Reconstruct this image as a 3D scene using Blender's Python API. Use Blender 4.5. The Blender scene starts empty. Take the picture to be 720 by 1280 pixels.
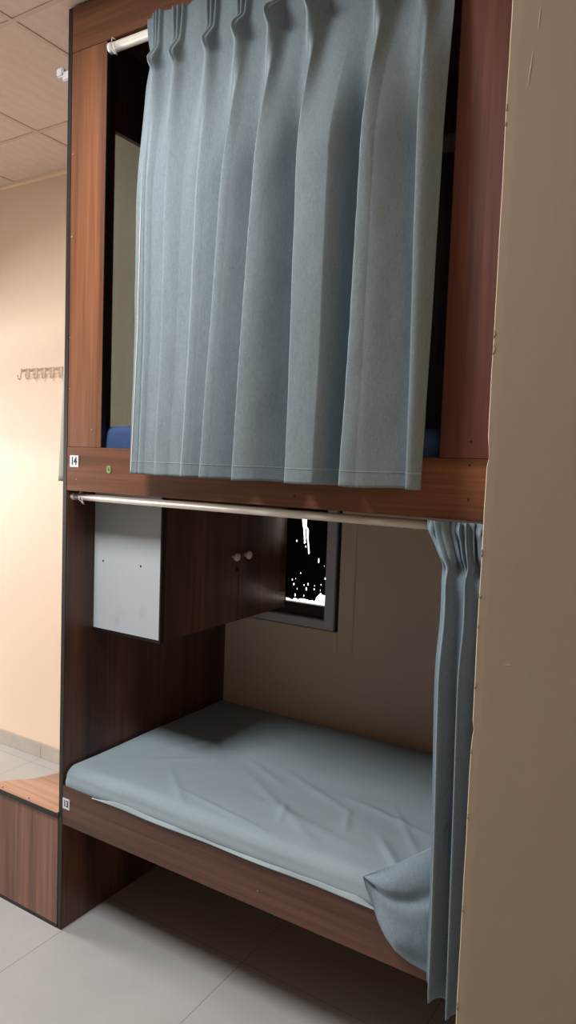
import bpy, bmesh, math, random
from mathutils import Vector, Matrix, noise

random.seed(7)
SC = bpy.context.scene
COL = SC.collection
exp = math.exp

# ------------------------------------------------------------------ materials
def new_mat(name):
    m = bpy.data.materials.new(name)
    m.use_nodes = True
    nt = m.node_tree
    b = nt.nodes['Principled BSDF']
    return m, nt, b

def lin(c):
    def f(v):
        v /= 255.0
        return v / 12.92 if v <= 0.04045 else ((v + 0.055) / 1.055) ** 2.4
    return (f(c[0]), f(c[1]), f(c[2]), 1.0)

def plain(name, col, rough=0.5, spec=0.5, metal=0.0):
    m, nt, b = new_mat(name)
    b.inputs['Base Color'].default_value = lin(col)
    b.inputs['Roughness'].default_value = rough
    b.inputs['Specular IOR Level'].default_value = spec
    b.inputs['Metallic'].default_value = metal
    return m

def N(nt, t, **kw):
    n = nt.nodes.new(t)
    for k, v in kw.items():
        setattr(n, k, v)
    return n

def mixcol(nt, fac, a, b, blend='MIX'):
    n = nt.nodes.new('ShaderNodeMix')
    n.data_type = 'RGBA'
    n.blend_type = blend
    for sock, v in ((n.inputs[0], fac), (n.inputs[6], a), (n.inputs[7], b)):
        if hasattr(v, 'links'):
            nt.links.new(v, sock)
        else:
            sock.default_value = v
    return n.outputs[2]

def coords(nt, scale, loc=(0, 0, 0)):
    tc = N(nt, 'ShaderNodeTexCoord')
    mp = N(nt, 'ShaderNodeMapping')
    mp.inputs['Scale'].default_value = scale
    mp.inputs['Location'].default_value = loc
    nt.links.new(tc.outputs['Object'], mp.inputs['Vector'])
    return mp.outputs['Vector']

def tex_noise(nt, vec, scale, detail=3, rough=0.5, dist=0.0):
    n = N(nt, 'ShaderNodeTexNoise')
    n.inputs['Scale'].default_value = scale
    n.inputs['Detail'].default_value = detail
    n.inputs['Roughness'].default_value = rough
    n.inputs['Distortion'].default_value = dist
    nt.links.new(vec, n.inputs['Vector'])
    return n.outputs['Fac']

def ramp(nt, fac, stops):
    r = N(nt, 'ShaderNodeValToRGB')
    el = r.color_ramp.elements
    while len(el) < len(stops):
        el.new(0.5)
    for e, (p, c) in zip(el, stops):
        e.position = p
        e.color = c
    nt.links.new(fac, r.inputs['Fac'])
    return r.outputs['Color']

def bump(nt, b, h, strength, dist):
    n = N(nt, 'ShaderNodeBump')
    n.inputs['Strength'].default_value = strength
    n.inputs['Distance'].default_value = dist
    nt.links.new(h, n.inputs['Height'])
    nt.links.new(n.outputs['Normal'], b.inputs['Normal'])

def wood(name, axis, dark, mid, light, seed=0.0, rough=0.34):
    """walnut laminate with the grain along one axis (0,1,2)"""
    m, nt, b = new_mat(name)
    s = [9.0, 9.0, 9.0]; s[axis] = 0.35
    v1 = coords(nt, s, (seed, seed * 1.7, seed * 0.6))
    s2 = [60.0, 60.0, 60.0]; s2[axis] = 1.6
    v2 = coords(nt, s2, (seed, seed, seed))
    n1 = tex_noise(nt, v1, 1.0, 4, 0.55, 0.4)
    n2 = tex_noise(nt, v2, 1.0, 3, 0.6, 0.2)
    c1 = ramp(nt, n1, [(0.30, lin(dark)), (0.5, lin(mid)), (0.68, lin(light))])
    c2 = ramp(nt, n2, [(0.3, (0.62, 0.62, 0.62, 1)), (0.65, (1.12, 1.1, 1.08, 1))])
    col = mixcol(nt, 1.0, c1, c2, 'MULTIPLY')
    nt.links.new(col, b.inputs['Base Color'])
    b.inputs['Roughness'].default_value = rough
    b.inputs['Specular IOR Level'].default_value = 0.45
    return m

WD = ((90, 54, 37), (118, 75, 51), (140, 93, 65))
WOOD_Z = wood('walnut_vertical', 2, *WD, seed=1.3)
WOOD_X = wood('walnut_horizontal', 0, *WD, seed=4.1)
WOOD_Y = wood('walnut_deep', 1, *WD, seed=2.6)
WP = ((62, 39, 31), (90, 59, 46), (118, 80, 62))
WOOD_LOW_SHADED = wood('walnut_lower_rail_shaded', 0, (64, 41, 33), (83, 54, 43), (102, 69, 54), seed=6.4)  # walnut darkened: the weaker light down at this rail is put into its colour
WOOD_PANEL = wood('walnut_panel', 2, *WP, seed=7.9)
WOOD_RED = wood('walnut_red', 2, (86, 50, 42), (106, 64, 53), (124, 80, 66), seed=5.5, rough=0.42)
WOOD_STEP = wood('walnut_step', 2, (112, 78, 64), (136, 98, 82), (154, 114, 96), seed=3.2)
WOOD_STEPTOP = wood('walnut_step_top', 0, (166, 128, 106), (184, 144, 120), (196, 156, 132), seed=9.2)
EDGE = plain('black_edge_banding', (24, 22, 24), 0.45)
WHITE_BOARD_M = None

def fabric(name, a, b_, scale=900.0, rough=0.9, var=(.90, 1.07)):
    m, nt, b = new_mat(name)
    v = coords(nt, (1.0, 1.0, 0.35))
    n1 = tex_noise(nt, v, scale, 2, 0.7)
    n2 = tex_noise(nt, coords(nt, (1, 1, 0.25)), 220.0, 3, 0.6)
    c = ramp(nt, n1, [(0.3, lin(a)), (0.7, lin(b_))])
    c2 = ramp(nt, n2, [(0.3, (var[0],) * 3 + (1,)), (0.7, (var[1],) * 3 + (1,))])
    nt.links.new(mixcol(nt, 1.0, c, c2, 'MULTIPLY'), b.inputs['Base Color'])
    b.inputs['Roughness'].default_value = rough
    b.inputs['Specular IOR Level'].default_value = 0.2
    bump(nt, b, n1, 0.25, 0.0008)
    return m

CURTAIN = fabric('grey_blue_curtain_weave', (110, 124, 131), (134, 148, 155))
CURTAIN_LOW = fabric('grey_blue_curtain_weave_low', (102, 120, 132), (124, 141, 152))
STITCH = fabric('curtain_stitch', (138, 151, 158), (156, 168, 174))
PIPING = plain('curtain_piping', (226, 218, 212), 0.8, 0.2)
SIDE_CURTAIN = fabric('pale_side_curtain_weave', (190, 190, 182), (208, 208, 200))
nt_ = SIDE_CURTAIN.node_tree
tr_ = nt_.nodes.new('ShaderNodeBsdfTranslucent'); tr_.inputs['Color'].default_value = lin((214, 216, 206))
mx_ = nt_.nodes.new('ShaderNodeMixShader'); mx_.inputs[0].default_value = 0.45
nt_.links.new(nt_.nodes['Principled BSDF'].outputs[0], mx_.inputs[1]); nt_.links.new(tr_.outputs[0], mx_.inputs[2])
nt_.links.new(mx_.outputs[0], nt_.nodes['Material Output'].inputs['Surface'])
SHEET = fabric('grey_blue_sheet_cotton', (144, 162, 171), (150, 168, 177), 600.0, var=(.97, 1.02))
SHEET_EDGE = fabric('sheet_hem_cotton', (160, 176, 184), (166, 182, 190), 600.0, var=(.97, 1.02))
BLUE_SHEET = fabric('blue_sheet_cotton', (50, 68, 106), (62, 82, 122), 500.0)

def paint(name, col, rough, bumpy, stain=0.05):
    m, nt, b = new_mat(name)
    v = coords(nt, (1, 1, 1))
    n = tex_noise(nt, v, 1.7, 4, 0.6)
    d = 1.0 - stain
    c = ramp(nt, n, [(0.3, (d, d, d * 0.99, 1)), (0.7, (1, 1, 1, 1))])
    nt.links.new(mixcol(nt, 1.0, c, lin(col), 'MULTIPLY'), b.inputs['Base Color'])
    b.inputs['Roughness'].default_value = rough
    b.inputs['Specular IOR Level'].default_value = 0.35
    h = tex_noise(nt, v, 70.0, 3, 0.6)
    bump(nt, b, h, bumpy, 0.004)
    return m

WALL = paint('cream_wall_paint', (236, 212, 189), 0.55, 0.08)
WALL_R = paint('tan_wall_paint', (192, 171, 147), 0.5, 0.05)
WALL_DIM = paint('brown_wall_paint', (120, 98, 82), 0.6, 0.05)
BARE = plain('chipped_plaster', (238, 222, 200), 0.8, 0.2)
CEIL_BAR = plain('ceiling_bar_paint', (206, 185, 170), 0.5)
CORNICE = plain('cream_cornice', (240, 216, 188), 0.5)
CEIL = None
def ceiling_mat():
    m, nt, b = new_mat('ceiling_tile_vinyl')
    v = coords(nt, (1, 1, 1))
    w = N(nt, 'ShaderNodeTexWave')
    w.inputs['Scale'].default_value = 5.2
    w.inputs['Distortion'].default_value = 5.0
    w.inputs['Detail'].default_value = 2.0
    w.inputs['Detail Scale'].default_value = 3.0
    nt.links.new(v, w.inputs['Vector'])
    c = ramp(nt, w.outputs['Fac'], [(0.2, lin(CT[0])), (0.8, lin(CT[1]))])
    nt.links.new(c, b.inputs['Base Color'])
    b.inputs['Roughness'].default_value = 0.6
    bump(nt, b, w.outputs['Fac'], 0.10, 0.006)
    return m
CT = ((216, 197, 184), (220, 201, 188))
CEIL = ceiling_mat()

def floor_mat():
    m, nt, b = new_mat('floor_porcelain_tile')
    tc = N(nt, 'ShaderNodeTexCoord')
    sep = N(nt, 'ShaderNodeSeparateXYZ')
    nt.links.new(tc.outputs['Object'], sep.inputs['Vector'])
    masks = []
    for ax, off in (('X', 0.022), ('Y', 0.22)):
        a = N(nt, 'ShaderNodeMath', operation='SUBTRACT'); a.inputs[1].default_value = off
        nt.links.new(sep.outputs[ax], a.inputs[0])
        p = N(nt, 'ShaderNodeMath', operation='PINGPONG'); p.inputs[1].default_value = 0.2925
        nt.links.new(a.outputs[0], p.inputs[0])
        l = N(nt, 'ShaderNodeMath', operation='LESS_THAN'); l.inputs[1].default_value = 0.0012
        nt.links.new(p.outputs[0], l.inputs[0])
        masks.append(l.outputs[0])
    mx = N(nt, 'ShaderNodeMath', operation='MAXIMUM')
    nt.links.new(masks[0], mx.inputs[0]); nt.links.new(masks[1], mx.inputs[1])
    n = tex_noise(nt, coords(nt, (1, 1, 1)), 3.0, 5, 0.6)
    base = ramp(nt, n, [(0.3, lin((170, 171, 171))), (0.7, lin((180, 181, 181)))])
    col = mixcol(nt, mx.outputs[0], base, lin((132, 126, 120)))
    nt.links.new(col, b.inputs['Base Color'])
    b.inputs['Roughness'].default_value = 0.32
    b.inputs['Specular IOR Level'].default_value = 0.4
    return m
FLOOR = floor_mat()

def skirting_mat():
    m, nt, b = new_mat('skirting_tile')
    n = tex_noise(nt, coords(nt, (1, 1, 1)), 9.0, 3)
    nt.links.new(ramp(nt, n, [(0.3, lin((176, 168, 158))), (0.7, lin((188, 180, 170)))]), b.inputs['Base Color'])
    b.inputs['Roughness'].default_value = 0.35
    return m
SKIRT = skirting_mat()
GROUT = plain('grout', (138, 130, 122), 0.8)

def white_board():
    m, nt, b = new_mat('white_melamine')
    n = tex_noise(nt, coords(nt, (1.6, 1, 0.7)), 9.0, 3, 0.5)
    c = ramp(nt, n, [(0.62, lin((196, 206, 212))), (0.80, lin((184, 193, 199)))])
    nt.links.new(c, b.inputs['Base Color'])
    b.inputs['Roughness'].default_value = 0.35
    return m
WHITE_BOARD = white_board()
WHITE_PL = plain('white_plastic', (228, 228, 224), 0.35)
WHITE_ROD = plain('white_enamelled_tube', (232, 228, 220), 0.3)
DULL_ROD = plain('dull_white_tube', (196, 188, 176), 0.42, 0.4)
HOOK_M = plain('pale_metal_hook', (228, 208, 190), 0.3, 0.5, 0.0)
ALU = plain('grey_aluminium_frame', (206, 206, 210), 0.45, 0.5, 0.0)
RUBBER = plain('black_gasket', (14, 13, 13), 0.6)
FILM = plain('dark_window_film', (20, 18, 17), 0.7, 0.2)
LEDGE = plain('brown_window_sash_rail', (52, 42, 36), 0.5)
SCREW = plain('screw_zinc', (170, 160, 150), 0.35, 0.5, 0.6)
DARK = plain('dark_hole', (16, 14, 13), 0.7)
PLATE = plain('white_number_plate', (222, 226, 234), 0.4)
INK = plain('navy_ink', (30, 36, 66), 0.6)
GREEN = plain('green_sticker', (128, 158, 92), 0.5)
GREEN_INK = plain('green_sticker_ink', (38, 56, 30), 0.6)
KNOB = plain('ivory_knob', (222, 212, 198), 0.25)

def glass_mat():
    m = bpy.data.materials.new('window_glass')
    m.use_nodes = True
    nt = m.node_tree
    for n in list(nt.nodes):
        if n.type != 'OUTPUT_MATERIAL':
            nt.nodes.remove(n)
    out = nt.nodes['Material Output']
    t = N(nt, 'ShaderNodeBsdfTransparent')
    g = N(nt, 'ShaderNodeBsdfGlossy'); g.inputs['Roughness'].default_value = 0.02
    mx = N(nt, 'ShaderNodeMixShader'); mx.inputs[0].default_value = 0.08
    nt.links.new(t.outputs[0], mx.inputs[1]); nt.links.new(g.outputs[0], mx.inputs[2])
    nt.links.new(mx.outputs[0], out.inputs['Surface'])
    return m
GLASS = glass_mat()

# ------------------------------------------------------------------ mesh helpers (all take world coordinates)
def box(bm, x0, x1, y0, y1, z0, z1, bev=0.0):
    vs = [bm.verts.new((x, y, z)) for x in (x0, x1) for y in (y0, y1) for z in (z0, z1)]
    q = [(0, 1, 3, 2), (4, 6, 7, 5), (0, 4, 5, 1), (2, 3, 7, 6), (0, 2, 6, 4), (1, 5, 7, 3)]
    fs = [bm.faces.new([vs[i] for i in f]) for f in q]
    bmesh.ops.recalc_face_normals(bm, faces=fs)
    if bev > 0:
        es = list({e for f in fs for e in f.edges})
        bmesh.ops.bevel(bm, geom=es, offset=bev, segments=2, affect='EDGES', clamp_overlap=True)
    return bm

def bx(*a):
    return box(bmesh.new(), *a)

def tube(bm, pts, r, seg=16, caps=True):
    pts = [Vector(p) for p in pts]
    rs = r if isinstance(r, (list, tuple)) else [r] * len(pts)
    rings = []
    up = None
    for i, p in enumerate(pts):
        d = (pts[min(i + 1, len(pts) - 1)] - pts[max(i - 1, 0)]).normalized()
        if up is None:
            a = Vector((0, 0, 1)) if abs(d.z) < 0.9 else Vector((0, 1, 0))
            up = a.cross(d).normalized()
        u = (up - d * up.dot(d)).normalized(); up = u
        w = d.cross(u)
        rings.append([bm.verts.new(p + (u * math.cos(t) + w * math.sin(t)) * rs[i])
                      for t in [2 * math.pi * k / seg for k in range(seg)]])
    for a, b in zip(rings, rings[1:]):
        for k in range(seg):
            f = bm.faces.new((a[k], a[(k + 1) % seg], b[(k + 1) % seg], b[k])); f.smooth = True
    if caps:
        bm.faces.new(rings[0][::-1]); bm.faces.new(rings[-1])
    return bm

def lathe(bm, origin, axis, prof, seg=24):
    """prof: list of (distance along axis, radius)"""
    o = Vector(origin); d = Vector(axis).normalized()
    return tube(bm, [o + d * t for t, r in prof], [max(r, 1e-4) for t, r in prof], seg)

def prism(bm, outline, z0, z1):
    a = [bm.verts.new((x, y, z0)) for x, y in outline]
    b = [bm.verts.new((x, y, z1)) for x, y in outline]
    n = len(a)
    fs = [bm.faces.new(a[::-1]), bm.faces.new(b)]
    for i in range(n):
        fs.append(bm.faces.new((a[i], a[(i + 1) % n], b[(i + 1) % n], b[i])))
    bmesh.ops.recalc_face_normals(bm, faces=fs)
    return bm

def grid(bm, nu, nv, fn, smooth=True):
    vs = [[bm.verts.new(fn(i / nu, j / nv)) for j in range(nv + 1)] for i in range(nu + 1)]
    for i in range(nu):
        for j in range(nv):
            f = bm.faces.new((vs[i][j], vs[i + 1][j], vs[i + 1][j + 1], vs[i][j + 1])); f.smooth = smooth
    return vs

def root_of(o):
    while o.parent is not None:
        o = o.parent
    return o

def obj(name, bm, mat, parent=None, base=None, label=None):
    """link one mesh; geometry is given in world coordinates and stored relative to its thing's base"""
    off = Vector((0, 0, 0))
    if parent is not None:
        off = root_of(parent).location.copy()
    elif base is not None:
        off = Vector(base)
    bmesh.ops.translate(bm, verts=bm.verts, vec=-off)
    me = bpy.data.meshes.new(name)
    bm.to_mesh(me); bm.free()
    me.materials.append(mat)
    o = bpy.data.objects.new(name, me)
    COL.objects.link(o)
    if parent is not None:
        o.parent = parent
    elif base is not None:
        o.location = off
    if label:
        o['label'] = label
    return o

def thing(name, label, cat, loc, group=None):
    o = bpy.data.objects.new(name, None)
    o.empty_display_size = 0.1
    COL.objects.link(o)
    o.location = loc
    o['label'] = label; o['category'] = cat
    if group:
        o['group'] = group
    return o

def tag(o, label, cat, group=None):
    o['label'] = label; o['category'] = cat
    if group:
        o['group'] = group
    return o

def struct(name, bm, mat, parent=None):
    o = obj(name, bm, mat, parent)
    if parent is None:
        o['kind'] = 'structure'
    return o

def solidify(o, t, off=0.0):
    s = o.modifiers.new('thickness', 'SOLIDIFY')
    s.thickness = t; s.offset = off
    return o

def lerp(a, b, t):
    return a + (b - a) * t

def sstep(a, b, x):
    t = min(1.0, max(0.0, (x - a) / (b - a)))
    return t * t * (3 - 2 * t)

def text_bm(s, size, origin, extrude=0.0006, bold=0.0, sx=1.0):
    """lettering facing -y, centred on origin"""
    cu = bpy.data.curves.new('lettering', 'FONT')
    cu.body = s; cu.size = size; cu.extrude = extrude; cu.offset = bold
    cu.align_x = 'CENTER'; cu.align_y = 'CENTER'
    o = bpy.data.objects.new('lettering', cu)
    COL.objects.link(o)
    dg = bpy.context.evaluated_depsgraph_get()
    me = bpy.data.meshes.new_from_object(o.evaluated_get(dg))
    bm = bmesh.new(); bm.from_mesh(me)
    bpy.data.objects.remove(o); bpy.data.curves.remove(cu); bpy.data.meshes.remove(me)
    for v in bm.verts:
        x, y, z = v.co
        v.co = Vector((origin[0] + x * sx, origin[1] - z, origin[2] + y))
    return bm

# ------------------------------------------------------------------ main dimensions
D = 0.876            # face of the back wall
ZC = 2.962           # ceiling
BW = 1.90            # bunk length
RX0, RX1, RY0 = -3.6, 4.2, -5.2

# ------------------------------------------------------------------ room shell
struct('floor', bx(RX0 - .2, RX1 + .2, RY0 - .2, D + .2, -0.12, 0.0), FLOOR)
cl = struct('ceiling', bx(RX0 - .2, RX1 + .2, RY0 - .2, D + .2, ZC, ZC + 0.1), CEIL)
g = bmesh.new()
for k in range(-6, 6):
    x = -0.215 + 0.585 * k
    if RX0 < x < RX1:
        box(g, x - .009, x + .009, RY0, D, ZC - .003, ZC + .002)
for k in range(-6, 3):
    y = -0.04 + 0.568 * k
    if RY0 < y < D:
        box(g, RX0, RX1, y - .009, y + .009, ZC - .0027, ZC + .002)
obj('ceiling_grid', g, CEIL_BAR, cl)
g = bx(RX0, -0.006, D - .022, D, ZC - .014, ZC - .0005)
struct('trim_1', g, CORNICE)

# back wall with the window opening
WX0, WX1, WZ0, WZ1 = 0.04, 0.563, 0.936, 1.95
g = bmesh.new()
box(g, RX0, WX0, D, D + .2, 0, ZC)
box(g, WX1, RX1, D, D + .2, 0, ZC)
box(g, WX0, WX1, D, D + .2, 0, WZ0)
box(g, WX0, WX1, D, D + .2, WZ1, ZC)
struct('wall_back', g, WALL)
# plaster band around the window, a few millimetres proud of the wall
g = bmesh.new()
box(g, WX1, 0.629, D - .006, D + .01, 0.863, 2.02, .002)
box(g, 0.021, WX1 + .001, D - .006, D + .01, 0.863, WZ0, .002)
struct('trim_2', g, WALL)
# window: outer frame, sash, gasket gap, glass, torn film
win = struct('window_1', bx(WX0, WX1, D + .055, D + .075, WZ0 - .001, WZ0 + .012), ALU)
g = bmesh.new()
box(g, 0.499, 0.541, D - .004, D + .05, WZ0 + .002, WZ1, .002)
box(g, WX0, 0.499, D - .004, D + .05, WZ0 + .002, 0.973, .002)
box(g, WX0, 0.08, D - .004, D + .05, 0.973, WZ1, .002)
obj('window_frame', g, ALU, win)
obj('gasket', bx(0.541, 0.562, D + .012, D + .05, WZ0 + .002, WZ1), RUBBER, win, label='black gap beside the grey window frame')
obj('sash_rail', bx(0.081, 0.4985, D + .018, D + .045, 0.974, 1.025, .002), LEDGE, win, label='dark brown lower rail of the window')
obj('glass_pane', bx(0.081, 0.4985, D + .032, D + .036, 1.026, WZ1), GLASS, win)
# dark film stuck on the glass, torn at the bottom and pin-holed; daylight shows through
S1 = [(0.364, 1.386), (0.387, 1.388), (0.386, 1.341), (0.38, 1.324), (0.384, 1.27), (0.377, 1.264), (0.372, 1.323), (0.366, 1.342)]
S2 = [(0.384, 1.338), (0.395, 1.325), (0.396, 1.288), (0.404, 1.229), (0.399, 1.224), (0.394, 1.261), (0.388, 1.298)]
WH = [(0.29, 1.037), (0.323, 1.034), (0.33, 1.029), (0.339, 1.039), (0.352, 1.038), (0.357, 1.031), (0.361, 1.037), (0.374, 1.041), (0.393, 1.041), (0.415, 1.037), (0.425, 1.041), (0.434, 1.037), (0.439, 1.042), (0.442, 1.053), (0.453, 1.065), (0.462, 1.075), (0.47, 1.067), (0.50, 1.068), (0.50, 1.02), (0.29, 1.02)]
DOTS = [(0.385, 1.254, 3.2, 6), (0.342, 1.274, 4.2, 7), (0.447, 1.204, 4, 16), (0.474, 1.184, 2, 3.5), (0.48, 1.135, 4, 7.5), (0.366, 1.144, 2.6, 5), (0.327, 1.113, 3.8, 6), (0.335, 1.095, 5, 7), (0.343, 1.119, 2, 3.5), (0.352, 1.078, 2.6, 5), (0.384, 1.097, 3.4, 4.4), (0.402, 1.103, 4, 8), (0.395, 1.083, 4.6, 11), (0.432, 1.086, 3.4, 6), (0.432, 1.1, 2.4, 3.6), (0.462, 1.108, 2.4, 5), (0.343, 1.051, 3.6, 10), (0.384, 1.053, 2.4, 7), (0.46, 1.085, 1.6, 6)]
def inside(poly, x, z):
    r = False; j = len(poly) - 1
    for i in range(len(poly)):
        xi, zi = poly[i]; xj, zj = poly[j]
        if (zi > z) != (zj > z) and x < (xj - xi) * (z - zi) / (zj - zi) + xi:
            r = not r
        j = i
    return r
g = bmesh.new()
fy = D + .030
fx0, fx1, fz0, fz1, cs = 0.30, 0.4985, 1.024, 1.40, 0.0014
nx, nz = int((fx1 - fx0) / cs), int((fz1 - fz0) / cs)
vg = {}
def fv(i, j):
    if (i, j) not in vg:
        vg[(i, j)] = g.verts.new((lerp(fx0, fx1, i / nx), fy, lerp(fz0, fz1, j / nz)))
    return vg[(i, j)]
for i in range(nx):
    for j in range(nz):
        x = lerp(fx0, fx1, (i + .5) / nx); z = lerp(fz0, fz1, (j + .5) / nz)
        hole = inside(S1, x, z) or inside(S2, x, z) or inside(WH, x, z)
        if not hole:
            for (a, b, rx, rz) in DOTS:
                if ((x - a) / (rx * .00062)) ** 2 + ((z - b) / (rz * .00062)) ** 2 < 1:
                    hole = True; break
        if not hole:
            g.faces.new((fv(i, j), fv(i + 1, j), fv(i + 1, j + 1), fv(i, j + 1)))
for (a, b, c, d) in ((0.081, fx0, fz0, WZ1), (fx0, fx1, fz1, WZ1)):
    g.faces.new([g.verts.new(p) for p in ((a, fy, c), (b, fy, c), (b, fy, d), (a, fy, d))])
obj('window_film', g, FILM, win, label='torn dark film with pinholes of daylight')

# wall corner at the right, in front of the end of the bunk
WRX, WRY0, WRY1 = 1.556, -0.65, -0.16
g = bmesh.new()
zs = [0.0] + [0.05 + i * 0.0125 for i in range(230)] + [ZC]
prof = []
for z in zs:
    n = noise.noise(Vector((3.1, z * 9.0, 0.0))) + .6 * noise.noise(Vector((1.1, z * 34.0, 2.0)))
    chip = max(0.0, noise.noise(Vector((7.7, z * 22.0, 5.0))) - 0.42) * 0.012
    prof.append((WRX + 0.0007 * n + chip, WRY0 + chip))
rows = []
for z, (ex, ey) in zip(zs, prof):
    rows.append([g.verts.new(p) for p in ((WRX, WRY1, z), (WRX, WRY0 + .012, z), (ex + .0002, ey + .0012, z), (ex + .0012, WRY0 + .0002, z),
                                          (WRX + .012, WRY0, z), (RX1 + .1, WRY0, z), (RX1 + .1, WRY1, z))])
for a, b in zip(rows, rows[1:]):
    for k in range(7):
        g.faces.new((a[k], a[(k + 1) % 7], b[(k + 1) % 7], b[k]))
g.faces.new(rows[0][::-1]); g.faces.new(rows[-1])
bmesh.ops.recalc_face_normals(g, faces=g.faces)
wr = struct('wall_right', g, WALL_R)
# chipped plaster along the corner and a few scratches
g = bmesh.new()
random.seed(11)
for z in (0.52, 0.86, 1.0, 1.13, 1.31, 1.39, 1.43, 1.487, 1.75, 1.77, 2.03, 2.05, 1.22, 0.7):
    h = random.uniform(.002, .006); w = random.uniform(.001, .003)
    x0 = WRX + .0004
    ol = [(x0, z - h), (x0 + w * .7, z - h * .3), (x0 + w, z + h * .2), (x0 + w * .4, z + h * .8), (x0, z + h)]
    a = [g.verts.new((x, WRY0 - .0003, zz)) for x, zz in ol]
    b = [g.verts.new((x, WRY0 + .006, zz)) for x, zz in ol]
    for i in range(5):
        g.faces.new((a[i], a[(i + 1) % 5], b[(i + 1) % 5], b[i]))
    g.faces.new(a)
def scratch(p0, p1, w):
    p0 = Vector((p0[0], WRY0 - .0004, p0[1])); p1 = Vector((p1[0], WRY0 - .0004, p1[1]))
    d = (p1 - p0).normalized(); s = Vector((-d.z, 0, d.x)) * w
    m_ = (p0 + p1) / 2
    g.faces.new([g.verts.new(v) for v in (p0, m_ - s, p1, m_ + s)])
scratch((1.586, 2.115), (1.581, 2.065), .0008)
scratch((1.592, 2.165), (1.590, 2.13), .0006)
scratch((1.592, 1.345), (1.606, 1.347), .0006)
obj('chipped_edge', g, BARE, wr, label='pale chips along the wall corner')

# the other walls; daylight comes in by an opening in the left wall
LWY0, LWY1, LWZ0, LWZ1 = -1.7, 0.5, 0.60, 2.03
g = bmesh.new()
box(g, RX0 - .2, RX0, RY0, LWY0, 0, ZC)
box(g, RX0 - .2, RX0, LWY1, D, 0, ZC)
box(g, RX0 - .2, RX0, LWY0, LWY1, 0, LWZ0)
box(g, RX0 - .2, RX0, LWY0, LWY1, LWZ1, ZC)
struct('wall_left', g, WALL)
wl = struct('window_2', bx(RX0 - .12, RX0 - .06, LWY0, LWY1, 1.70, 1.765), ALU)
struct('wall_front', bx(RX0 - .2, RX1 + .2, RY0 - .2, RY0, 0, ZC), WALL_DIM)
struct('wall_far_right', bx(RX1, RX1 + .2, RY0, D + .2, 0, ZC), WALL_DIM)

# tiled skirting, left of the bunk
bb = struct('baseboard_back', bx(RX0, -0.012, D - .010, D, 0, 0.077, .0015), SKIRT)
g = bmesh.new()
for k in range(-4, 1):
    x = -1.148 + .585 * k if k < 1 else 0
    if x < -0.02:
        box(g, x - .001, x + .001, D - .0106, D - .002, 0.0, 0.0772)
box(g, -1.148 + .585 - .001, -1.148 + .585 + .001, D - .0106, D - .002, 0.0, 0.0772)
obj('skirting_joint', g, GROUT, bb)

# ------------------------------------------------------------------ the bunk bed
PT = 0.018
LOB, LOT = 0.370, 0.503         # lower rail
UPB, UPT = 1.478, 1.617         # upper rail
HT, HB = 2.955, 2.820           # head rail
PX1 = 0.168                     # left stile inner edge
QX0 = 1.2557                    # right stile inner edge
SOZ0, SOZ1, SOY0, SOY1 = 1.60, 2.664, 0.185, 0.80   # opening in the left end, upper berth
bunk = thing('bunk_bed', 'tall walnut bunk bed with two berths built between left end board and wall corner', 'bunk bed', (0, 0, 0))
g = bmesh.new()
box(g, 0, PT, 0.002, SOY0, 0, HT)
box(g, 0, PT, SOY1, D - .001, 0, HT)
box(g, 0, PT, SOY0, SOY1, 0, SOZ0)
box(g, 0, PT, SOY0, SOY1, SOZ1, HT)
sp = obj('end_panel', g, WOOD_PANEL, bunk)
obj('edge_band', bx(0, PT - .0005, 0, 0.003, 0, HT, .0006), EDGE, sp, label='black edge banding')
obj('back_panel', bx(PT, BW - PT, D - .020, D - .001, 1.5125, HT - .0185), WOOD_PANEL, bunk)  # board added so the gap beside the upper curtain stays dark
ep = obj('end_panel', bx(BW - PT, BW, 0.002, D - .001, 0, HT), WOOD_PANEL, bunk)
lr = obj('lower_rail', bx(PT, BW - PT, 0, PT, LOB, LOT, .001), WOOD_LOW_SHADED, bunk)
ur = obj('upper_rail', bx(PT, BW - PT, 0, PT, UPB, UPT, .001), WOOD_X, bunk)
hr = obj('head_rail', bx(PT, BW - PT, 0, PT, HB, HT, .001), WOOD_X, bunk)
p1 = obj('stile', bx(PT, PX1, 0.0005, PT, UPT + .0005, HB - .0005, .001), WOOD_Z, bunk)
obj('edge_band', bx(PX1, PX1 + .001, 0.001, PT, UPT + .001, HB - .001), EDGE, p1, label='black edge banding')
p2 = obj('stile', bx(QX0, BW - PT, 0.0005, PT, UPT + .0005, HB - .0005, .001), WOOD_RED, bunk)
obj('edge_band', bx(QX0 - .001, QX0, 0.001, PT, UPT + .001, HB - .001), EDGE, p2, label='black edge banding')
obj('bed_board', bx(PT, BW - PT, PT, D - .001, 0.475, 0.495), WOOD_X, bunk)
obj('bed_board', bx(PT, BW - PT, PT, D - .001, 1.492, 1.512), WOOD_X, bunk)
obj('top_board', bx(PT, BW - PT, PT, D - .001, HT - .018, HT), WOOD_X, bunk)  # unseen lid added to shut light out of the upper berth
# screws
def screw(x, z, parent, m, r=.0032):
    g = bmesh.new()
    lathe(g, (x, 0.0008, z), (0, -1, 0), [(0, r), (.0014, r), (.0022, r * .5), (.0018, .0002)], 12)
    obj('screw', g, m, parent)
for z in (2.52, 2.27, 1.96, 1.80):
    screw(0.0265, z, p1, SCREW, .0022)
for x, z in ((.055, 1.668), (.128, 1.672)):
    screw(x, z, p1, SCREW, .0022)
screw(.062, 1.515, ur, SCREW, .0024)
for x, z in ((1.327, 1.602), (1.328, 1.525), (.872, 1.508)):
    screw(x, z, ur, DARK, .003)
screw(1.327, 1.655, p2, DARK, .003)
screw(.80, .42, lr, SCREW, .002)
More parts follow.
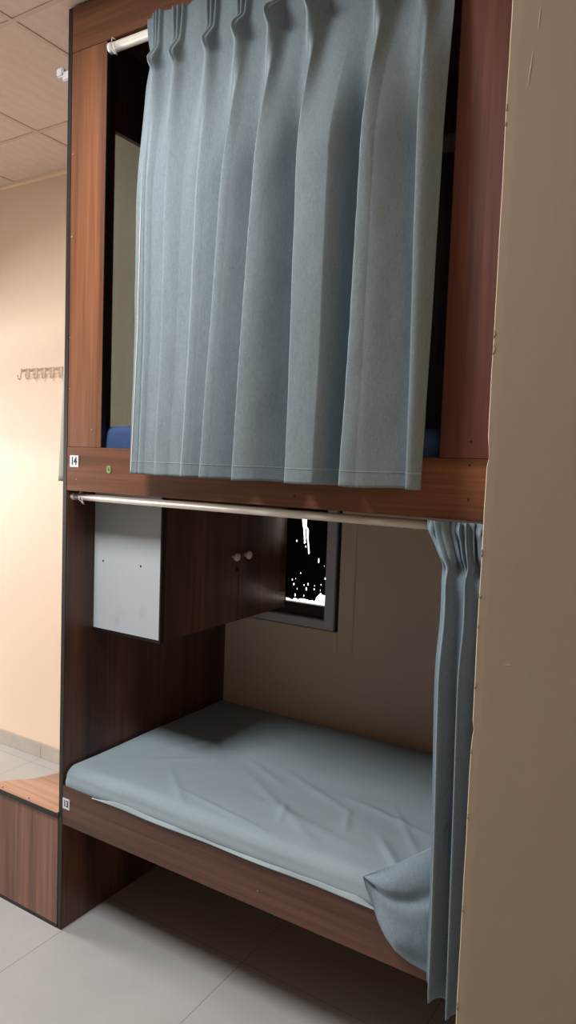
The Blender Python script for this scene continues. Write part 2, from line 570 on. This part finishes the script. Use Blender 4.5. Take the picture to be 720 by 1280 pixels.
# berth numbers
pl = obj('number_plate', bx(.032, .071, -.0012, .001, 1.5535, 1.5905, .0004), PLATE, bunk, label='white plate reading 14')
obj('numeral', text_bm('14', .034, (.0512, -.0013, 1.572), .0005, .0010, .8), INK, pl)
pl = obj('number_plate', bx(.0195, .052, -.0012, .001, .4255, .4615, .0004), PLATE, bunk, label='white plate reading 13')
obj('numeral', text_bm('13', .030, (.0358, -.0013, .4435), .0005, .0008, .8), INK, pl)
# small green sticker
ol = []
for k in range(24):
    a = 2 * math.pi * k / 24
    cx, cz = math.cos(a), math.sin(a)
    ol.append((.2045 + .0085 * math.copysign(abs(cx) ** .6, cx), 1.5515 + .0115 * math.copysign(abs(cz) ** .6, cz)))
g = bmesh.new()
a = [g.verts.new((x, -.0008, z)) for x, z in ol]; b = [g.verts.new((x, .0005, z)) for x, z in ol]
g.faces.new(a)
for i in range(24):
    g.faces.new((a[i], a[(i + 1) % 24], b[(i + 1) % 24], b[i]))
bmesh.ops.recalc_face_normals(g, faces=g.faces)
st = obj('sticker', g, GREEN, bunk, label='small green sticker with a dark mark')
g = bmesh.new()
tube(g, [(.2035, -.001, 1.5575), (.2045, -.001, 1.551), (.2065, -.001, 1.5475)], .0015, 8)
obj('sticker_mark', g, GREEN_INK, st)

# ------------------------------------------------------------------ wall cupboard in the lower berth
CX1, CY0, CZ0, CZ1 = 0.319, 0.1214, 1.006, 1.490
cab = thing('cupboard', 'dark walnut cupboard with a white side hung under the upper berth', 'cupboard', (PT, CY0, CZ0))
g = bmesh.new()
box(g, PT + .001, CX1 - PT - .001, CY0 + .017, D - .008, CZ0, CZ0 + .016)
box(g, PT + .001, CX1 - PT - .001, CY0 + .017, D - .008, CZ1 - .016, CZ1)
box(g, PT + .001, PT + .017, CY0 + .017, D - .008, CZ0 + .016, CZ1 - .016)
box(g, PT + .017, CX1 - PT - .001, D - .024, D - .008, CZ0 + .016, CZ1 - .016)
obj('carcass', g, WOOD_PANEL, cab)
ws = obj('side_board', bx(PT + .001, CX1 - PT + .012, CY0, CY0 + .016, CZ0 + .006, CZ1, .0005), WHITE_BOARD, cab, label='white side board')
g = bmesh.new()
box(g, PT + .001, CX1 + .0005, CY0 - .0006, CY0 + .016, CZ0 - .004, CZ0 + .006)
box(g, CX1 - PT + .012, CX1 + .0005, CY0 - .0006, CY0 + .016, CZ0 + .006, CZ1)
obj('edge_band', g, EDGE, ws, label='black edge banding')
for x in (.061, .23):
    g = bmesh.new(); lathe(g, (x, CY0 + .002, 1.242), (0, -1, 0), [(0, .0036), (.0026, .0036), (.0027, .0003)], 12)
    obj('screw_hole', g, DARK, ws)
for (y0, y1, ky) in ((CY0 + .017, 0.539, 0.500), (0.541, D - .008, 0.575)):
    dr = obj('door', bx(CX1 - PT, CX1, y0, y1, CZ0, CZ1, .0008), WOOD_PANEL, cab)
    g = bmesh.new()
    lathe(g, (CX1 - .001, ky, 1.2465), (1, 0, 0), [(0, .007), (.008, .006), (.012, .008), (.016, .0145), (.021, .016), (.026, .0135), (.029, .007), (.0298, .001)], 24)
    obj('knob', g, KNOB, dr, label='ivory round knob')
    if ky < .55:
        g = bmesh.new(); lathe(g, (CX1 - .001, .530, 1.196), (1, 0, 0), [(0, .008), (.003, .008), (.0035, .004), (.002, .0005)], 16)
        obj('lock', g, DARK, dr)

# ------------------------------------------------------------------ mattresses
MX0, MX1, MY0, MY1, MZ0, MZ1 = 0.026, 1.865, 0.004, D - .012, 0.4975, 0.568
random.seed(3)
wr_list = []
def wrk(x0, y0, x1, y1, h, w):
    wr_list.append((Vector((x0, y0)), Vector((x1, y1)), h, w))
for t in ((.30, .20, .52, .02, .0035, .012), (.50, .34, .95, .06, .004, .016), (.60, .42, 1.0, .24, .0035, .014),
          (.75, .22, .80, .10, .005, .008), (.92, .30, .98, .16, .005, .008), (.85, .36, 1.22, .28, .004, .012),
          (1.02, .40, 1.20, .16, .004, .010), (.45, .42, .70, .30, .003, .014), (.18, .18, .42, .36, .003, .018),
          (.58, .20, 1.1, .10, .003, .02), (.40, .10, .85, .035, .003, .008), (1.05, .22, 1.2, .05, .004, .012), (.2, .3, .3, .5, .003, .02)):
    wrk(*t)
def top_h(x, y):
    h = 0.004 * noise.noise(Vector((x * 3.0, y * 4.0, 1.7))) + 0.0018 * noise.noise(Vector((x * 9 + y * 6, y * 12 - x * 4, 4.2)))
    p = Vector((x, y))
    for a, b, hh, w in wr_list:
        d = b - a
        t = max(0, min(1, (p - a).dot(d) / d.length_squared))
        q = (p - a - d * t).length
        h += 1.35 * hh * math.sin(math.pi * min(1, max(0, t))) * exp(-(q / w) ** 2)
    return h
def mattress(name_mesh, x0, x1, y0, y1, z0, z1, rad, nu, nv, hfun, ry):
    g = bmesh.new()
    sec = []          # cross-section outline, y then z, going up the front, over the top, down the back
    for k in range(6):
        sec.append((y0 + .004 * math.sin(math.pi * k / 5) * -1.0, lerp(z0, z1 - rad, k / 5), 0))
    for k in range(1, 9):
        a = math.pi / 2 * k / 8
        sec.append((y0 + ry * (1 - math.cos(a)), z1 - rad + rad * math.sin(a), k / 8))
    for k in range(1, nv):
        sec.append((lerp(y0 + ry, y1 - rad, k / nv), z1, 1))
    for k in range(0, 7):
        a = math.pi / 2 * (1 - k / 6)
        sec.append((y1 - rad + rad * math.cos(a), z1 - rad + rad * math.sin(a), 1 - k / 6))
    sec.append((y1, z0, 0))
    us = [0, .0006, .0016, .003, .0055, .008] + [.01 + .98 * i / nu for i in range(nu + 1)] + [.994, .997, .9992, 1]
    rows = []
    zmid = (z0 + z1) / 2
    for u in us:
        x = lerp(x0, x1, u)
        ex = min(x - x0, x1 - x) / min(rad, .016)
        s = 1.0 if ex >= 1 else math.sqrt(max(0, 1 - (1 - ex) ** 2))
        row = []
        for (y, z, w) in sec:
            zz = z + (hfun(x, y) * w if w else 0)
            top = z0 + (zz - z0) * (0.80 + 0.20 * s)
            yy = y
            if w < 1 and y < y0 + rad:
                yy = y + .004 * noise.noise(Vector((x * 5, z * 20, 0))) - .001
                if s < 1:
                    yy += (1 - s) * .006
            row.append(g.verts.new((x, yy, top)))
        rows.append(row)
    n = len(sec)
    for a, b in zip(rows, rows[1:]):
        for k in range(n - 1):
            f = g.faces.new((a[k], b[k], b[k + 1], a[k + 1])); f.smooth = True
        g.faces.new((a[n - 1], b[n - 1], b[0], a[0]))
    g.faces.new(rows[0]); g.faces.new(rows[-1][::-1])
    bmesh.ops.recalc_face_normals(g, faces=g.faces)
    return g
mt = obj('mattress', mattress('m', MX0, MX1, MY0, MY1, MZ0, MZ1, .036, 230, 110, top_h, .036), SHEET, base=(MX0, MY0, MZ0))
tag(mt, 'mattress under a wrinkled grey blue sheet on the lower berth', 'mattress')
# loose hem of the sheet along the front edge
g = bmesh.new()
def hemf(u, v):
    x = lerp(.16, 1.16, u)
    lo = .003 + .004 * math.sin(x * 7) + .003 * noise.noise(Vector((x * 11, 0, 3)))
    lo = (lo + .008) * sstep(0, .12, u) * sstep(1, .93, u) - .008
    yy = MY0 - .0055 - .0045 * (1 - v) - .002 * math.sin(x * 18) * (1 - v)
    return (x, yy, MZ0 + .003 + lerp(0, lo + .008, v))
grid(g, 160, 5, hemf)
solidify(obj('sheet_hem', g, SHEET_EDGE, mt, label='pale loose sheet hem along the front'), .0015)
m2 = obj('mattress', mattress('m2', MX0, MX1, .026, D - .024, 1.5135, 1.684, .03, 60, 30, lambda x, y: .004 * noise.noise(Vector((x * 6, y * 6, 9))), .03), BLUE_SHEET, base=(MX0, .02, 1.5135))
tag(m2, 'blue mattress on the upper berth glimpsed beside the hanging curtain', 'mattress')

# ------------------------------------------------------------------ curtain rods
def rod(name, label, x0, x1, y, z, r, mat, clips):
    t = thing('curtain_rod', label, 'curtain rod', (x0, y, z))
    g = bmesh.new(); tube(g, [(x0 + .004, y, z), (x1 - .004, y, z)], r, 20)
    obj('pole', g, mat, t)
    for a, b in ((x0, x0 + .012), (x1 - .012, x1)):
        g = bmesh.new(); tube(g, [(a, y, z), (b, y, z)], r * 1.12, 20)
        obj('end_cap', g, WHITE_PL, t)
    for (cx) in clips:
        g = bmesh.new()
        tube(g, [(cx, y - r - .002, z + r * .3), (cx, y - r - .003, z - r * .8), (cx + .002, y - .004, z - r - .004), (cx + .008, y - .006, z - r - .010)], .0016, 8)
        tube(g, [(cx + .010, y - r - .002, z + r * .2), (cx + .010, y - r * .8, z - r), (cx + .012, y - .003, z - r - .012)], .0016, 8)
        tube(g, [(cx - .004, y - r * .7, z + r * .9), (cx + .002, y - r, z + r + .006), (cx + .008, y - r * .5, z + r + .003)], .0014, 8)
        obj('cord_clip', g, WHITE_PL, t)
    return t
rod('r', 'white rod under the head rail holding the wide hanging curtain', PX1 + .004, QX0 - .002, .010, 2.799, .0140, WHITE_ROD, (.190,))
rod('r', 'long white rod under the upper rail holding the gathered curtain', .019, BW - PT - .001, .026, 1.4588, .0112, DULL_ROD, (.062,))
# small bits on the lower rail's rod brackets
# side rod on the outer face of the left end
t = thing('curtain_rod', 'grey rod end with bracket high on the left end board', 'curtain rod', (-.05, .0, 2.78))
g = bmesh.new(); tube(g, [(-.036, .012, 2.780), (-.036, .84, 2.780)], .009, 16)
obj('pole', g, ALU, t)
g = bmesh.new(); box(g, -.056, -.026, .000, .018, 2.766, 2.794, .004); box(g, -.032, -.0005, .004, .016, 2.752, 2.780, .003)
obj('bracket', g, ALU, t)

# ------------------------------------------------------------------ upper front curtain
# fold ridges: x at the pleat, x at the hem, height of the ridge, height of the valley to its right, share of flat cloth
FOLDS = [(.372, .360, .030, .030, .5), (.397, .380, .040, .038, .3), (.472, .444, .040, .038, .5), (.587, .540, .046, .022, .30),
         (.688, .616, .064, .008, .22), (.794, .742, .086, .002, .25), (.908, .906, .098, -.002, .50),
         (1.085, 1.056, .104, .036, .25), (1.187, 1.208, .072, .020, .30), (1.262, 1.262, .020, .0, .5)]
CZT, CZB, CZP = 2.815, 1.548, 2.690
def ucurt(u, v):
    z = lerp(CZT, CZB, v)
    left = lerp(.350, .352, v) + .014 * exp(-((z - 2.70) / .05) ** 2) + .004 * math.sin(v * 5)
    right = lerp(1.252, 1.243, v) - .006 * exp(-((z - 2.69) / .06) ** 2)
    x = lerp(left, right, u)
    t = max(0.0, (CZP - z) / (CZP - CZB))
    low = sstep(0.0, .34, t)
    rs = [lerp(a, b, t) for a, b, _, _, _ in FOLDS]
    i = 0
    while i < len(rs) - 2 and x > rs[i + 1]:
        i += 1
    a0, b0, hA, hB, fl = FOLDS[i]
    wd = rs[i + 1] - rs[i]
    q = max(0.0, (x - rs[i]) / wd)
    prevB = FOLDS[i - 1][3] if i > 0 else hA
    e = .011 / wd * lerp(1.6, 1.0, low)
    if q < e:
        h = lerp(prevB, hA, sstep(0, e, q))
    else:
        k = (q - e) / (1 - e)
        h = hA - .10 * hA * min(1, k / fl) ** 2 if k < fl else lerp(hA * .90, hB, lerp(sstep(fl, 1.0, k), min(1, (k - fl) / (.96 - fl)), .6))
    # at the pleats the cloth is drawn back to the header and stands out only at each pinch
    hp = .006
    for (px, _, hh, _, _), r in zip(FOLDS, rs):
        if px in (.372, 1.262):
            continue
        d = x - r
        hp += .55 * hh * exp(-(d / (.016 + .05 * t)) ** 2)
        if z > CZP - .04:
            f = sstep(CZP - .04, CZP, z)
            fan = 1 + .8 * max(0.0, (z - CZP)) / .13
            for o in (-.0085, 0, .0085):
                hp += .014 * f * exp(-((d - o * fan) / .0042) ** 2)
            hp += .012 * exp(-((z - CZP + .012) / .012) ** 2) * exp(-(d / .012) ** 2)
    if z > CZP:
        hp -= .45 * sum(hh * exp(-((x - r) / .016) ** 2) for (px, _, hh, _, _), r in zip(FOLDS, rs) if px not in (.372, 1.262)) * sstep(CZP, CZP + .04, z)
    y = -.020 - lerp(hp, h + .004, low)
    y += .005 * sstep(2.66, 2.78, z) * math.sin(x * 55)
    y -= .007 * noise.noise(Vector((x * 6, z * 2.4, 2.0))) * low
    y -= .0016 * noise.noise(Vector((x * 26, z * 9, 6.0)))
    y = min(y, -.0185)
    zz = z + (.004 * math.sin(x * 23) + .003 * math.sin(x * 51)) * sstep(2.72, 2.815, z) * .5
    zz += (-.004 + .003 * noise.noise(Vector((x * 14, 0, 0)))) * sstep(.94, 1.0, v)
    return (x, y, zz)
ucur = thing('curtain', 'wide grey blue pleated curtain hanging over the upper berth opening', 'curtain', (.8, -.03, CZB))
g = bmesh.new(); grid(g, 620, 190, ucurt)
solidify(obj('cloth', g, CURTAIN, ucur), .0016)
g = bmesh.new()
def off(p, d):
    return (p[0], p[1] - d, p[2])
grid(g, 620, 1, lambda u, v: off(ucurt(u, lerp(.9715, .9735, v)), .0016))
obj('hem_stitch', g, STITCH, ucur)
g = bmesh.new()
pts = [Vector(ucurt(lerp(.024, .006, t), lerp(.30, .996, t))) + Vector((0, -.0018, 0)) for t in [i / 90 for i in range(91)]]
tube(g, pts, [.0014 * min(1, .1 + i / 25) for i in range(91)], 8)
obj('edge_piping', g, PIPING, ucur, label='white piping down the left edge')

# ------------------------------------------------------------------ lower curtain, pushed to the right end
LZT = 1.474
FR = [1.300, 1.336, 1.366, 1.398, 1.430, 1.462]
def lcurt(u, v):
    s = u * 4.6                                   # six folds
    zb = lerp(.412, .370, min(1, u * 2.5)) + .004 * math.sin(u * 30)
    z = lerp(LZT, zb, v)
    h = sstep(1.40, 1.33, z)
    wav = math.sin(2 * math.pi * (s - .25))
    wav = math.copysign(abs(wav) ** .75, wav)
    x = 1.292 + u * .20 - .030 * sstep(1.37, 1.475, z) * (1 - u * 2.2 if u < .45 else 0) 
    x += .018 * sstep(1.30, .40, z) * (1 - u * .6)
    x += .010 * math.cos(2 * math.pi * (s - .25)) * h
    amp = .010 + .008 * h + .004 * sstep(1.2, .5, z)
    x -= .022 * sstep(1.22, 1.46, z)
    y = -.010 - .070 * sstep(1.47, 1.12, z) - amp * wav
    if z > 1.34:                                  # gathered header with crimped tops
        f = sstep(1.34, 1.40, z)
        y -= .007 * f * math.sin(2 * math.pi * s * 4.0 + 1.0 + 1.5 * math.sin(s * 3.1))
        x += .004 * f * math.sin(2 * math.pi * s * 4.0 + 8 * (1.47 - z))
        y -= .016 * exp(-((z - 1.455) / .016) ** 2) * max(0, math.sin(2 * math.pi * s + .6))
        y += .012 * exp(-((z - 1.37) / .02) ** 2)
    y -= .004 * noise.noise(Vector((x * 12, z * 3, 8.0)))
    if v > .97:
        y += .004 * (v - .97) / .03
    return (x, y if z < 1.42 else min(y, .010), z)
lcur = thing('curtain', 'grey blue curtain gathered at the right end of the lower berth', 'curtain', (1.38, -.05, .31))
g = bmesh.new(); grid(g, 420, 170, lcurt)
solidify(obj('cloth', g, CURTAIN_LOW, lcur), .0016)
# its free corner thrown up onto the mattress: side edge, corner, hem over the rail
def path(pts, t):
    L = [0]
    for a, b in zip(pts, pts[1:]):
        L.append(L[-1] + (Vector(b) - Vector(a)).length)
    d = t * L[-1]
    for i in range(len(pts) - 1):
        if d <= L[i + 1] or i == len(pts) - 2:
            k = (d - L[i]) / (L[i + 1] - L[i])
            return Vector(pts[i]).lerp(Vector(pts[i + 1]), k)
EDGE_UP = [(1.345, -.066, .805), (1.314, -.056, .741), (1.222, -.034, .660), (1.118, -.012, .578)]
HEM_DN = [(1.118, -.012, .578), (1.128, -.018, .558), (1.150, -.024, .527), (1.172, -.028, .488), (1.192, -.031, .464), (1.222, -.034, .440), (1.262, -.036, .427), (1.303, -.040, .424), (1.345, -.045, .41)]
def flap(u, v):
    # u: from the corner line to the fold, v: from the side edge round to the hem
    A = path(EDGE_UP, u)                      # along the raised side edge, fold -> corner when u=1
    B = path(HEM_DN, 1 - u)
    Rr = Vector((1.345, lerp(-.066, -.045, v), lerp(.805, .41, v)))
    p = A.lerp(B, v)
    s = 4 * v * (1 - v)
    p += Vector((0, -.006, 0)) * s * math.sin(math.pi * min(1, u * 1.05))
    w = noise.noise(Vector((u * 2.2 + 3, v * 2.6, 1.5)))
    p += Vector((0, -.016, .004)) * w * s * sstep(0, .35, u)
    # crease running in from the rail edge
    q = abs(v - (.62 - .25 * (1 - u)))
    p += Vector((0, .011, -.003)) * exp(-(q / .08) ** 2) * s * sstep(0, .4, u)
    p += Vector((0, -.014, 0)) * exp(-((v - .86) / .10) ** 2 - ((u - .42) / .2) ** 2)
    if p.y > -.010 and p.z < .60:
        p.y = -.010
    return p
g = bmesh.new(); grid(g, 80, 80, flap)
bmesh.ops.remove_doubles(g, verts=g.verts, dist=.0003)
solidify(obj('cloth_corner', g, CURTAIN_LOW, lcur, label='free corner of the curtain thrown on the mattress'), .0016)

# ------------------------------------------------------------------ side curtain over the left end opening
def scurt(u, v):
    z = lerp(2.762, 1.505, v)
    y = lerp(.062 - .040 * v, .82, max(0, (u - .05) / .95))
    f = lerp(.006, .016, v) * min(1, u * 8)
    x = lerp(-.034, -.052, v) + f * math.sin(2 * math.pi * u * 5.5 + .6 * v) - .006 * noise.noise(Vector((y * 9, z * 2, 3))) * min(1, u * 8)
    if u < .05:
        q = u / .05
        y = y + .004 * math.sin(q * math.pi) * -1.0 + (1 - q) * .004
        x = lerp(-.006, x, q ** .8)
    return (x, y, z)
g = bmesh.new(); grid(g, 300, 60, scurt)
o = solidify(obj('curtain', g, SIDE_CURTAIN, base=(-.05, .4, 1.505)), .0015)
tag(o, 'pale curtain hanging outside the left end board of the bunk', 'curtain')

# ------------------------------------------------------------------ wooden step at the left of the bunk
SH = .404
step = thing('step_box', 'low walnut step box with a curved top beside the bunk end', 'step box', (-.2, .1, 0))
fp = obj('front_panel', bx(-.46, -.003, .0, .016, .012, SH - .020, .0008), WOOD_STEP, step)
obj('edge_band', bx(-.46, -.003, -.0006, .0165, 0, .012), EDGE, fp, label='black edge banding')
def bez(p0, p1, p2, p3, n):
    return [tuple(((1 - t) ** 3) * a + 3 * (1 - t) ** 2 * t * b + 3 * (1 - t) * t * t * c + t ** 3 * d for a, b, c, d in zip(p0, p1, p2, p3)) for t in [i / n for i in range(n + 1)]]
curve = [(-.003, .42), (-.21, .42)] + bez((-.21, .42), (-.215, .24), (-.245, .175), (-.262, .135), 12)[1:] + bez((-.262, .135), (-.29, .07), (-.335, .085), (-.345, .012), 12)[1:]
ol = curve + [(-.46, .010), (-.46, -.006), (-.003, -.006)]
tp = obj('top_board', prism(bmesh.new(), ol, SH - .016, SH), WOOD_STEPTOP, step)
obj('edge_band', bx(-.46, -.003, -.0068, -.0055, SH - .018, SH - .001), EDGE, tp, label='black edge banding')
obj('back_panel', bx(-.205, -.003, .40, .416, 0, SH - .016), WOOD_STEP, step)
obj('inner_panel', bx(-.205, -.189, .0165, .3995, 0, SH - .016), WOOD_STEP, step)
for x in (-.30, -.16):
    g = bmesh.new(); lathe(g, (x, .008, SH - .0005), (0, 0, 1), [(0, .0035), (.0012, .003), (.0014, .0004)], 10)
    obj('screw', g, DARK, tp)

# ------------------------------------------------------------------ coat hooks on the far wall
hk = thing('coat_hook_rail', 'row of small pale coat hooks on the cream wall left of the bunk', 'coat hooks', (-1.17, D, 1.99))
obj('back_plate', bx(-1.345, -.96, D - .003, D - .0002, 1.988, 2.012, .001), WALL, hk)
for i in range(7):
    x = -1.325 + .0615 * i
    g = bmesh.new()
    tube(g, [(x, D - .003, 2.012), (x, D - .010, 2.018), (x, D - .014, 2.0), (x, D - .016, 1.975), (x + .003, D - .024, 1.964), (x + .006, D - .036, 1.968), (x + .008, D - .042, 1.985)], [.004, .004, .004, .0038, .0036, .0036, .005], 10)
    lathe(g, (x, D - .0025, 2.010), (0, -1, 0), [(0, .008), (.004, .008), (.006, .004), (.0065, .0005)], 12)
    obj('hook', g, HOOK_M, hk)

# ------------------------------------------------------------------ lights
def area(name, loc, rot, sx, sy, energy, col, spread=180):
    l = bpy.data.lights.new(name, 'AREA')
    l.shape = 'RECTANGLE'; l.size = sx; l.size_y = sy; l.energy = energy; l.color = col
    l.spread = math.radians(spread)
    o = bpy.data.objects.new(name, l); COL.objects.link(o)
    o.location = loc; o.rotation_euler = rot
    return o
area('ceiling_panel_light', (0.10, -1.08, ZC - .012), (0, 0, 0), .58, .58, 60, (1.0, .985, .96))
area('window_daylight', (RX0 - 2.4, -0.7, 1.6), (0, math.radians(-90), 0), .5, 1.5, 420, (1.0, .93, .88))

w = bpy.data.worlds.new('daylight_outside')
SC.world = w
w.use_nodes = True
bg = w.node_tree.nodes['Background']
bg.inputs['Color'].default_value = (1.0, .90, .82, 1)
bg.inputs['Strength'].default_value = 3.5

# ------------------------------------------------------------------ camera
R = ((0.8488681091433339, -0.06819741625729074, 0.5241870413444618),
     (0.5274206979595684, 0.042936046285189225, -0.848518654479964),
     (0.03536025871943299, 0.996747515428562, 0.07241576784744004))
cd = bpy.data.cameras.new('camera')
cam = bpy.data.objects.new('camera', cd)
COL.objects.link(cam)
mw = Matrix(R).to_4x4()
mw.translation = Vector((1.82980839, -1.57849515, 1.6))
cam.matrix_world = mw
cd.sensor_fit = 'VERTICAL'
cd.sensor_height = 24.0
cd.lens = 895.9155 / 1280.0 * 24.0
cd.clip_start = .02
SC.camera = cam

SC.view_settings.view_transform = 'Standard'
SC.view_settings.look = 'None'
SC.view_settings.gamma = 1.0
SC.view_settings.exposure = 0.0
SC.view_settings.use_curve_mapping = False
SC.cycles.max_bounces = 8
SC.cycles.diffuse_bounces = 3
SC.cycles.use_denoising = True
